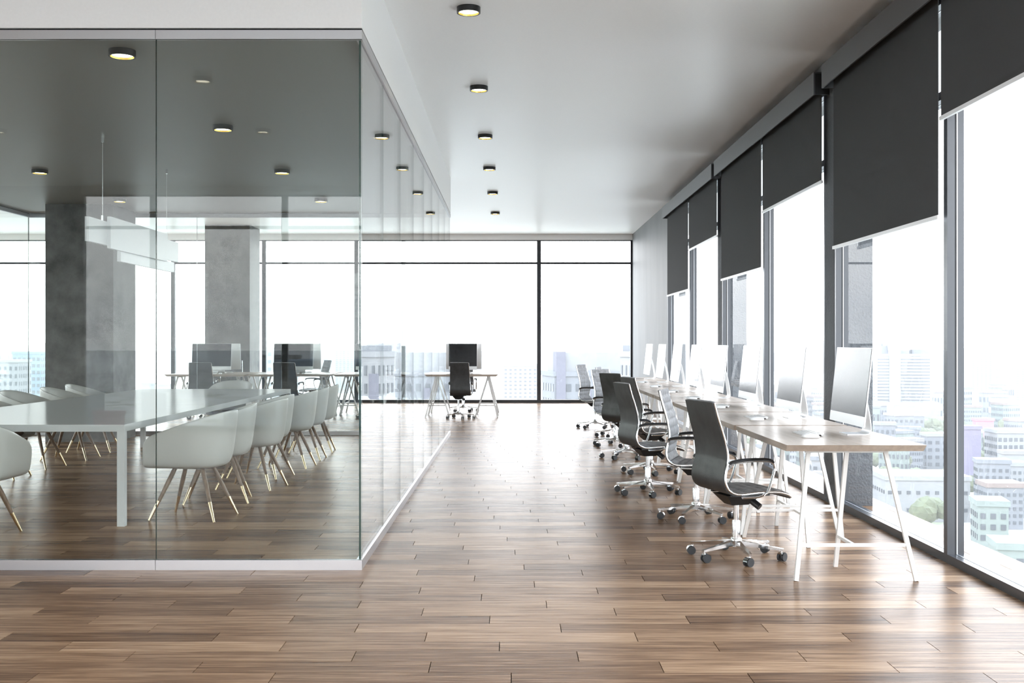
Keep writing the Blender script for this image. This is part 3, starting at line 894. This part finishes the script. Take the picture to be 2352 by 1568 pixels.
# ------------------------------------------------------------------ office chairs (forward = +x)
def make_office_chair():
    root = empty('office_chair'); tag(root, 'x', 'chair')
    P = catmull([(0.255, 0.386, 0), (0.225, 0.404, 0), (0.15, 0.420, 0), (0.03, 0.421, 0), (-0.07, 0.415, 0), (-0.125, 0.420, 0), (-0.168, 0.445, 0), (-0.188, 0.495, 0),
                 (-0.180, 0.560, 0), (-0.166, 0.620, 0), (-0.174, 0.700, 0), (-0.194, 0.780, 0), (-0.222, 0.870, 0), (-0.246, 0.962, 0)], 11)
    P = [(p[0], p[1]) for p in P]
    n = len(P)
    def hw(i):
        z = P[i][1]
        if P[i][0] > -0.14 and z < 0.45: return 0.205 + 0.008 * min(1, max(0, (0.25 - P[i][0]) / 0.2))
        return 0.213 - 0.033 * max(0, min(1, (z - 0.45) / 0.5))
    def nrm(i):
        a, b = P[max(i - 1, 0)], P[min(i + 1, n - 1)]
        tx, tz = b[0] - a[0], b[1] - a[1]; l = math.hypot(tx, tz) or 1
        return tz / l, -tx / l
    # arc lengths for the ribs
    s = [0.0]
    for i in range(1, n): s.append(s[-1] + math.hypot(P[i][0] - P[i - 1][0], P[i][1] - P[i - 1][1]))
    def sweep(t0, t1f, inset, seg=6):
        mb = MB(); ring = 2 * (seg + 1)
        for i in range(n):
            nx, nz = nrm(i); h_ = hw(i) - inset
            for k in range(seg + 1):
                y = -h_ + 2 * h_ * k / seg
                edge = abs(2 * k / seg - 1)
                d = t1f(i) * (1 - 0.45 * edge ** 6)
                mb.v.append((P[i][0] + nx * d, y, P[i][1] + nz * d))
            for k in range(seg, -1, -1):
                y = -h_ + 2 * h_ * k / seg
                mb.v.append((P[i][0] + nx * t0, y, P[i][1] + nz * t0))
        for i in range(n - 1):
            for k in range(ring):
                k2 = (k + 1) % ring
                mb.poly((i * ring + k, i * ring + k2, (i + 1) * ring + k2, (i + 1) * ring + k))
        mb.poly([k for k in range(ring)]); mb.poly([(n - 1) * ring + k for k in reversed(range(ring))])
        return mb
    part('back_shell', sweep(-0.010, lambda i: 0.0, 0.0), M_leather, root, 60)
    rib = 0.062
    part('ribbed_cushion', sweep(0.0005, lambda i: 0.005 + 0.015 * abs(math.sin(PI * s[i] / rib)) ** 0.35, 0.006), M_cush, root, 75)
    for sy in (-1, 1):
        pts = []
        for i in range(0, n, 2):
            nx, nz = nrm(i); pts.append((P[i][0] + nx * 0.002, sy * (hw(i) + 0.004), P[i][1] + nz * 0.002))
        part('side_rail', MB().tube(pts, 0.0075, 8), M_chrome, root, 60)
        yy = 0.213 + 0.022
        A = catmull([(-0.172, 0, 0.585), (-0.150, 0, 0.602), (-0.07, 0, 0.612), (0.05, 0, 0.612), (0.105, 0, 0.602), (0.126, 0, 0.572), (0.118, 0, 0.530), (0.092, 0, 0.450), (0.065, 0, 0.412), (0.015, 0, 0.398), (-0.08, 0, 0.398)], 5)
        af = part('arm_frame', MB().tube([(p.x, sy * (yy - (0.012 if p.z < 0.42 else 0)), p.z) for p in A], 0.011, 8, flat=0.6), M_chrome, root, 60)
        pad = [p for p in A if p.z > 0.585]
        part('arm_pad', MB().tube([(p.x, sy * yy, p.z + 0.011) for p in pad], [0.006] + [0.015] * (len(pad) - 2) + [0.006], 10, flat=0.55), M_black, af, 60)
    mb = MB(); mb.hexa([(-0.055, -0.05, 0.328), (0.055, -0.05, 0.328), (0.055, 0.05, 0.328), (-0.055, 0.05, 0.328),
                        (-0.11, -0.10, 0.392), (0.12, -0.10, 0.392), (0.12, 0.10, 0.392), (-0.11, 0.10, 0.392)])
    part('tilt_mechanism', mb, M_black, root)
    mb = MB(); mb.box(-0.10, 0.15, -0.14, -0.115, 0.392, 0.408); mb.box(-0.10, 0.15, 0.115, 0.14, 0.392, 0.408); mb.box(-0.02, 0.02, -0.14, 0.14, 0.386, 0.400)
    part('seat_bracket', mb, M_black, root)
    part('tension_knob', MB().cyl((0.075, -0.055, 0.352), (0.105, -0.10, 0.318), 0.021, 14), M_black, root, 40)
    part('gas_column', MB().lathe([(0.0165, 0.225), (0.0165, 0.332)], 18), M_chrome, root, 40)
    part('column_sleeve', MB().lathe([(0.0255, 0.118), (0.0255, 0.222), (0.023, 0.230)], 20), M_chrome, root, 40)
    part('base_hub', MB().lathe([(0.020, 0.062), (0.033, 0.070), (0.034, 0.118), (0.030, 0.124)], 20), M_chrome, root, 40)
    for k in range(6):
        a = 2 * PI * k / 6 + 0.32
        c, q = math.cos(a), math.sin(a)
        mb = MB(); mb.bar((c * 0.022, q * 0.022, 0.094), (c * 0.285, q * 0.285, 0.070), 0.034, 0.030, w2=0.020, h2=0.013)
        part('base_arm', mb, M_chrome, root)
        cx, cy_ = c * 0.272, q * 0.272
        b = a * 2.3 + k
        ux, uy = math.cos(b), math.sin(b)         # wheel axis
        px, py = cx - uy * 0.010, cy_ + ux * 0.010
        mb = MB(); mb.cyl((cx, cy_, 0.035), (cx, cy_, 0.066), 0.006, 8)
        for j in range(9):
            pass
        hood = []
        for j in range(8):
            t = PI * (0.05 + 0.75 * j / 7)
            hood.append((math.cos(t), math.sin(t)))
        b0 = len(mb.v)
        for (hc, hs) in hood:
            for sgn in (-1, 1):
                mb.v.append((px + ux * 0.017 * sgn - uy * hc * 0.0285, py + uy * 0.017 * sgn + ux * hc * 0.0285, 0.027 + hs * 0.0285))
        for j in range(7):
            mb.poly((b0 + 2 * j, b0 + 2 * j + 1, b0 + 2 * j + 3, b0 + 2 * j + 2))
        cs_ = part('caster', mb, M_chrome, root, 60)
        mb = MB()
        for sgn in (-1, 1):
            mb.cyl((px + ux * sgn * 0.006, py + uy * sgn * 0.006, 0.0265), (px + ux * sgn * 0.021, py + uy * sgn * 0.021, 0.0265), 0.0262, 16)
        part('wheel', mb, M_tyre, cs_, 40)
    return root
oc0 = make_office_chair(); oc_used = [False]
def office_chair(x, y, a, label, group):
    if not oc_used[0]:
        oc_used[0] = True; oc0.location = (x, y, 0); oc0.rotation_euler = (0, 0, R(a)); oc0['label'] = label; oc0['group'] = group
    else: dup(oc0, (x, y, 0), R(a), label, group)
wc = [(1.37, 6.81, 17, 'back turned'), (1.37, 8.30, -17, 'ribbed front showing'), (1.18, 9.69, 15, 'back turned'), (1.39, 11.2, 16, 'mostly hidden'),
      (1.30, 12.64, 34, 'back turned'), (1.307, 14.1, -42, 'ribbed front showing'), (1.44, 15.5, -14, 'mostly hidden'), (1.276, 17.05, -26, 'ribbed front showing')]
for i, (x, y, a, st) in enumerate(wc):
    office_chair(x, y, a, '%s charcoal office chair from the near end of the window row, %s' % (ORD[i], st), 'office chairs along the window desks')
for i in range(4):
    xc = FX0 + DL * (i + 0.5)
    office_chair(xc + 0.02, 19.12, 90 + (4, -5, 12, 0)[i], 'dark office chair, back turned, at the ' + fn[i], 'office chairs at the far double row')
    office_chair(xc + (0.0, 0.15, 0.0, 0.02)[i], 21.05, -90 + (5, -60, 15, 8)[i], 'office chair facing this way at the ' + rn[i], 'office chairs at the far double row')

# ------------------------------------------------------------------ city outside
GZ = -40.0
def city_mat(name, c): return principled(name, c, 0.85, spec=0.2, noise=(0.35, 0.06))
C_white = city_mat('city_white', (0.20, 0.20, 0.20))
C_grey = city_mat('city_grey', (0.15, 0.154, 0.162))
C_lilac = city_mat('city_lilac', (0.12, 0.117, 0.138))
C_beige = city_mat('city_beige', (0.19, 0.178, 0.166))
C_blue = city_mat('city_blue', (0.14, 0.18, 0.22))
C_green = city_mat('city_mint', (0.155, 0.175, 0.16))
C_pink = city_mat('city_pink', (0.30, 0.14, 0.17))
C_violet = city_mat('city_violet', (0.14, 0.125, 0.17))
C_roof = city_mat('city_roof', (0.17, 0.135, 0.12))
C_win = principled('city_window', (0.06, 0.064, 0.07), 0.3, spec=0.5)
C_tree = principled('city_tree', (0.09, 0.098, 0.055), 0.9, noise=(0.4, 0.35))
def ground_mat():
    m, t, out = new_mat('city_ground')
    N = t.nodes.new
    tc = N('ShaderNodeTexCoord'); nz = N('ShaderNodeTexNoise'); nz.inputs['Scale'].default_value = 0.05; nz.inputs['Detail'].default_value = 6
    rp = N('ShaderNodeValToRGB')
    rp.color_ramp.elements[0].position = 0.42; rp.color_ramp.elements[0].color = (0.24, 0.245, 0.17, 1)
    rp.color_ramp.elements[1].position = 0.54; rp.color_ramp.elements[1].color = (0.60, 0.575, 0.54, 1)
    b = N('ShaderNodeBsdfPrincipled'); b.inputs['Roughness'].default_value = 0.95; b.inputs['Specular IOR Level'].default_value = 0.1
    t.links.new(tc.outputs['Object'], nz.inputs['Vector']); t.links.new(nz.outputs['Fac'], rp.inputs['Fac']); t.links.new(rp.outputs['Color'], b.inputs['Base Color']); t.links.new(b.outputs[0], out.inputs[0])
    return m
gd = link('ground', MB().box(-5000, 5000, -5000, 5000, GZ - 1, GZ).mesh('ground', ground_mat())); struct(gd, 'pale hazy city ground far below the windows', 'ground')

def windows_on(mb, w_, d_, z0, z1, nx, ny, fx, fz, nd=None):
    """window boxes on all four faces; nx columns, ny floors; fx, fz share of the cell that is glass"""
    nd = nd or max(1, round(nx * d_ / w_))
    for face in range(4):
        span, n_ = (w_, nx) if face % 2 == 0 else (d_, nd)
        for j in range(ny):
            zc = z0 + (z1 - z0) * (j + 0.5) / ny; hz = (z1 - z0) / ny * fz / 2
            for i in range(n_):
                uc = -span / 2 + span * (i + 0.5) / n_; hu = span / n_ * fx / 2
                if face == 0: mb.box(uc - hu, uc + hu, -d_ / 2 - 0.12, -d_ / 2 + 0.05, zc - hz, zc + hz)
                elif face == 2: mb.box(uc - hu, uc + hu, d_ / 2 - 0.05, d_ / 2 + 0.12, zc - hz, zc + hz)
                elif face == 1: mb.box(w_ / 2 - 0.05, w_ / 2 + 0.12, uc - hu, uc + hu, zc - hz, zc + hz)
                else: mb.box(-w_ / 2 - 0.12, -w_ / 2 + 0.05, uc - hu, uc + hu, zc - hz, zc + hz)

def building(name, label, px, dist, w_, d_, h_, mat, nx, ny, fx=0.5, fz=0.5, yaw=0.0, group='city buildings outside the windows', roof=None, back=False):
    x = (px - 1176) / 2560 * dist
    y = -dist if back else dist
    root = empty(name, (x, y, GZ), R(yaw)); tag(root, label, 'building', group)
    part('body', MB().box(-w_ / 2, w_ / 2, -d_ / 2, d_ / 2, 0, h_), mat, root)
    part('roof_parapet', MB().box(-w_ / 2 - 0.3, w_ / 2 + 0.3, -d_ / 2 - 0.3, d_ / 2 + 0.3, h_, h_ + 1.0), roof or mat, root)
    if nx:
        mb = MB(); windows_on(mb, w_, d_, h_ * 0.03 + 0.5, h_ - 0.8, nx, ny, fx, fz)
        o_ = part('window_grid', mb, C_win, root); o_['kind'] = 'stuff'
    return root
rnd = random.Random(7)
# landmark buildings
t_ = building('office_tower', 'pale stepped office tower with a tall central spine outside the nearest side window', 2068, 530, 25.5, 18, 34.5, C_white, 1, 22, 0.92, 0.35, yaw=-10)
part('central_spine', MB().box(-6.5, -1.5, -10.0, 6, 0, 47), C_white, t_); part('shoulder_block', MB().box(-9.5, 3, -6, 6, 34, 41.5), C_grey, t_)
part('plant_room', MB().box(4.5, 12, -5, 5, 34, 37.5), C_grey, t_); part('podium', MB().box(-13.5, 15.5, -11, 10, 0, 13), C_white, t_)
t_ = building('apartment_block', 'grey lilac apartment block filling the far end window pane', 1334, 240, 14.5, 11, 34.0, C_grey, 7, 10, 0.5, 0.5, yaw=12)
part('roof_storey', MB().box(-6, 7.4, -4.8, 5.4, 34.0, 39.0), C_white, t_); part('stair_tower', MB().box(-6.9, -4.9, -5.9, -3, 0, 39.2), C_lilac, t_)
part('bay_panel', MB().box(-0.6, 0.8, -5.9, -5, 0, 31.5), C_lilac, t_)
t_ = building('apartment_tower', 'striped apartment tower mirrored in the aisle glass of the meeting room', 1478, 205, 6.4, 6, 38.5, C_white, 4, 11, 0.35, 0.55, yaw=25)
part('corner_panel', MB().box(-3.3, -1.6, -3.3, -2.6, 0, 35.5), C_lilac, t_); part('roof_storey', MB().box(-2.6, 3, -2.6, 3, 38.5, 40.6), C_grey, t_)
building('high_rise', 'faint slim high-rise outside the far side of the nearest window frame', 2245, 900, 17, 17, 35, C_white, 5, 20, 0.5, 0.45)
building('high_rise', 'faint grey high-rise at the frame edge outside the nearest window', 2345, 760, 14, 14, 24, C_grey, 4, 14, 0.5, 0.45)
building('high_rise', 'faint slender high-rise seen over the far desks through the glass room', 750, 1100, 13, 13, 54, C_white, 4, 30, 0.4, 0.4)
building('high_rise', 'faint broad high-rise beside the slender one over the far desks', 798, 900, 18, 14, 38, C_white, 6, 22, 0.5, 0.4)
building('high_rise', 'low wide hazy block outside the double pane of the far window', 1195, 560, 17, 14, 29, C_white, 7, 14, 0.5, 0.4)
building('warehouse', 'wide white low warehouse seen under the near end of the desk', 2110, 262, 19, 14, 9.5, C_white, 9, 2, 0.4, 0.2, yaw=-4)
building('billboard_building', 'pink billboard building outside the nearest window', 2258, 420, 6.8, 3, 11.5, C_pink, 0, 0)
building('violet_block', 'violet block beside the nearest window frame', 2222, 330, 6.0, 5, 15.5, C_violet, 0, 0)
building('mint_apartment', 'mint green apartment block low outside the nearest window', 2272, 205, 5.2, 7, 11.5, C_green, 3, 5, 0.5, 0.5, yaw=-12)
building('mint_apartment', 'second mint green apartment block lower at the frame edge', 2330, 168, 6.0, 7, 10.5, C_green, 3, 5, 0.5, 0.5, yaw=-12)
building('white_offices', 'white office slab with window grid outside the nearest window edge', 2330, 330, 14, 9, 14.5, C_white, 9, 6, 0.6, 0.5)
building('blue_block', 'pale blue glazed block at the frame edge behind the glass room', 75, 480, 12, 12, 36, C_blue, 6, 12, 0.6, 0.5)
building('white_block', 'white residential block at the frame edge behind the glass room', 15, 420, 14, 11, 33.5, C_white, 7, 11, 0.4, 0.5)
# city fabric
spots = [(o_.location.x, o_.location.y, 19 if o_.name == 'office_tower' else 13) for o_ in bpy.data.objects if o_.get('category') == 'building']
def free(x, y, r_):
    if any((x - a) ** 2 + (y - b) ** 2 < (r_ + c) ** 2 for a, b, c in spots): return False
    spots.append((x, y, r_)); return True
def seen_by(px):
    if px < 831: return 'through the glass meeting room'
    if px < 1245: return 'through the wide far pane'
    if px < 1500: return 'through the far corner pane'
    if px < 1760: return 'through the farthest side windows'
    if px < 1995: return 'through the side window past the near pillar'
    if px < 2190: return 'over the nearest desk beside the near pillar'
    return 'through the nearest side pane'
CN = [(C_white, 'white'), (C_white, 'white'), (C_beige, 'beige'), (C_grey, 'grey'), (C_green, 'mint')]
n_ok = 0
while n_ok < 120:
    px = rnd.uniform(-150, 2650) if n_ok % 5 < 2 else rnd.uniform(1750, 2600)
    dist = 190 + 460 * rnd.random() ** 0.8
    if 1990 < px < 2180 and dist < 300: continue
    s = rnd.uniform(4.5, 11); x, y = (px - 1176) / 2560 * dist, dist
    if not free(x, y, s * 0.75): continue
    n_ok += 1
    m_, cn = rnd.choice(CN)
    building('city_building', 'pale %s low-rise building seen %s' % (cn, seen_by(px)), px, dist, s, s * rnd.uniform(0.6, 1.1), rnd.uniform(4, 9) + dist * 0.012, m_, rnd.randint(4, 8), rnd.randint(2, 5), 0.5, 0.45, rnd.uniform(-30, 30), 'low-rise city buildings', roof=rnd.choice([C_white, C_roof, C_grey, C_beige]))
n_ok = 0
while n_ok < 46:
    px = rnd.uniform(-300, 2900); dist = rnd.uniform(800, 1900); s = rnd.uniform(18, 42)
    x, y = (px - 1176) / 2560 * dist, dist
    if not free(x, y, s * 0.75): continue
    n_ok += 1
    building('skyline_building', 'faint skyline building seen %s' % seen_by(px), px, dist, s, s * 0.7, rnd.uniform(18, 42), rnd.choice([C_white, C_white, C_grey, C_beige]), 5, rnd.randint(5, 9), 0.5, 0.45, rnd.uniform(-20, 20), 'skyline buildings')
lab3 = 'city building behind the viewpoint, mirrored in the front glass'
n_ok = 0
while n_ok < 40:
    px = rnd.uniform(-400, 1900); dist = rnd.uniform(170, 520); s = rnd.uniform(9, 20)
    x, y = (px - 1176) / 2560 * dist, -dist
    if abs(px - 215) < 90 and dist < 380: continue
    if not free(x, y, s * 0.75): continue
    n_ok += 1
    building('city_building', lab3, px, dist, s, s * 0.8, rnd.choice([rnd.uniform(6, 18), rnd.uniform(18, 40)]), rnd.choice([C_white, C_blue, C_grey, C_lilac, C_blue, C_beige]), rnd.randint(4, 7), rnd.randint(4, 9), 0.5, 0.5, rnd.uniform(-25, 25), 'mirrored city buildings', back=True)
building('billboard_building', 'pink billboard building mirrored in the front glass over the white table', 215, 330, 8.5, 3, 19, C_pink, 0, 0, back=True)
# thin haze over the city, a hollow block of air around the office floor
def haze():
    mb = MB()
    mb.box(-2600, 2600, -2600, 2600, GZ - 0.5, 90)
    b0 = len(mb.v); mb.box(-30, 22, -22, 42, GZ - 0.4, 30)
    me = bpy.data.meshes.new('haze'); me.from_pydata(mb.v, [], [f if i < 6 else tuple(reversed(f)) for i, f in enumerate(mb.f)])
    m, t, out = new_mat('city_haze')
    v = t.nodes.new('ShaderNodeVolumeScatter'); v.inputs['Density'].default_value = 0.00032; v.inputs['Anisotropy'].default_value = 0.0
    v.inputs['Color'].default_value = (1.0, 0.985, 0.97, 1)
    t.links.new(v.outputs[0], out.inputs['Volume']); me.materials.append(m)
    o_ = link('haze', me); o_['kind'] = 'stuff'; o_['label'] = 'thin white haze over the city outside the windows'; o_['category'] = 'haze'
haze()
# trees
def tree_mesh(seed):
    r_ = random.Random(seed); bm = bmesh.new()
    for k in range(7):
        g = bmesh.ops.create_icosphere(bm, subdivisions=2, radius=r_.uniform(1.4, 2.4), matrix=Matrix.Translation((r_.uniform(-2.2, 2.2), r_.uniform(-2.2, 2.2), r_.uniform(3.2, 5.5))))
        for v in g['verts']: v.co += Vector((r_.uniform(-.25, .25), r_.uniform(-.25, .25), r_.uniform(-.25, .25)))
    me = bpy.data.meshes.new('crown'); bm.to_mesh(me); bm.free(); me.materials.append(C_tree)
    return me
tmes = [tree_mesh(s) for s in range(3)]
trunk = MB().cyl((0, 0, 0), (0, 0, 4), 0.3, 8).mesh('trunk', M_wleg)
n_ok = 0
while n_ok < 70:
    if n_ok < 40: px, dist = rnd.uniform(1990, 2250), rnd.uniform(280, 520)
    else: px, dist = rnd.uniform(1500, 2600), rnd.uniform(170, 560)
    sc_ = rnd.uniform(0.8, 1.3)
    x, y = (px - 1176) / 2560 * dist, dist
    if not free(x, y, 5.2 * sc_): continue
    root = empty('city_tree', (x, y, GZ), rnd.uniform(0, 6)); tag(root, 'dull green street tree far below, seen %s' % seen_by(px), 'tree', 'street trees far below')
    root.scale = (sc_, sc_, sc_)
    link('crown', tmes[n_ok % 3], root); link('trunk', trunk, root)
    n_ok += 1
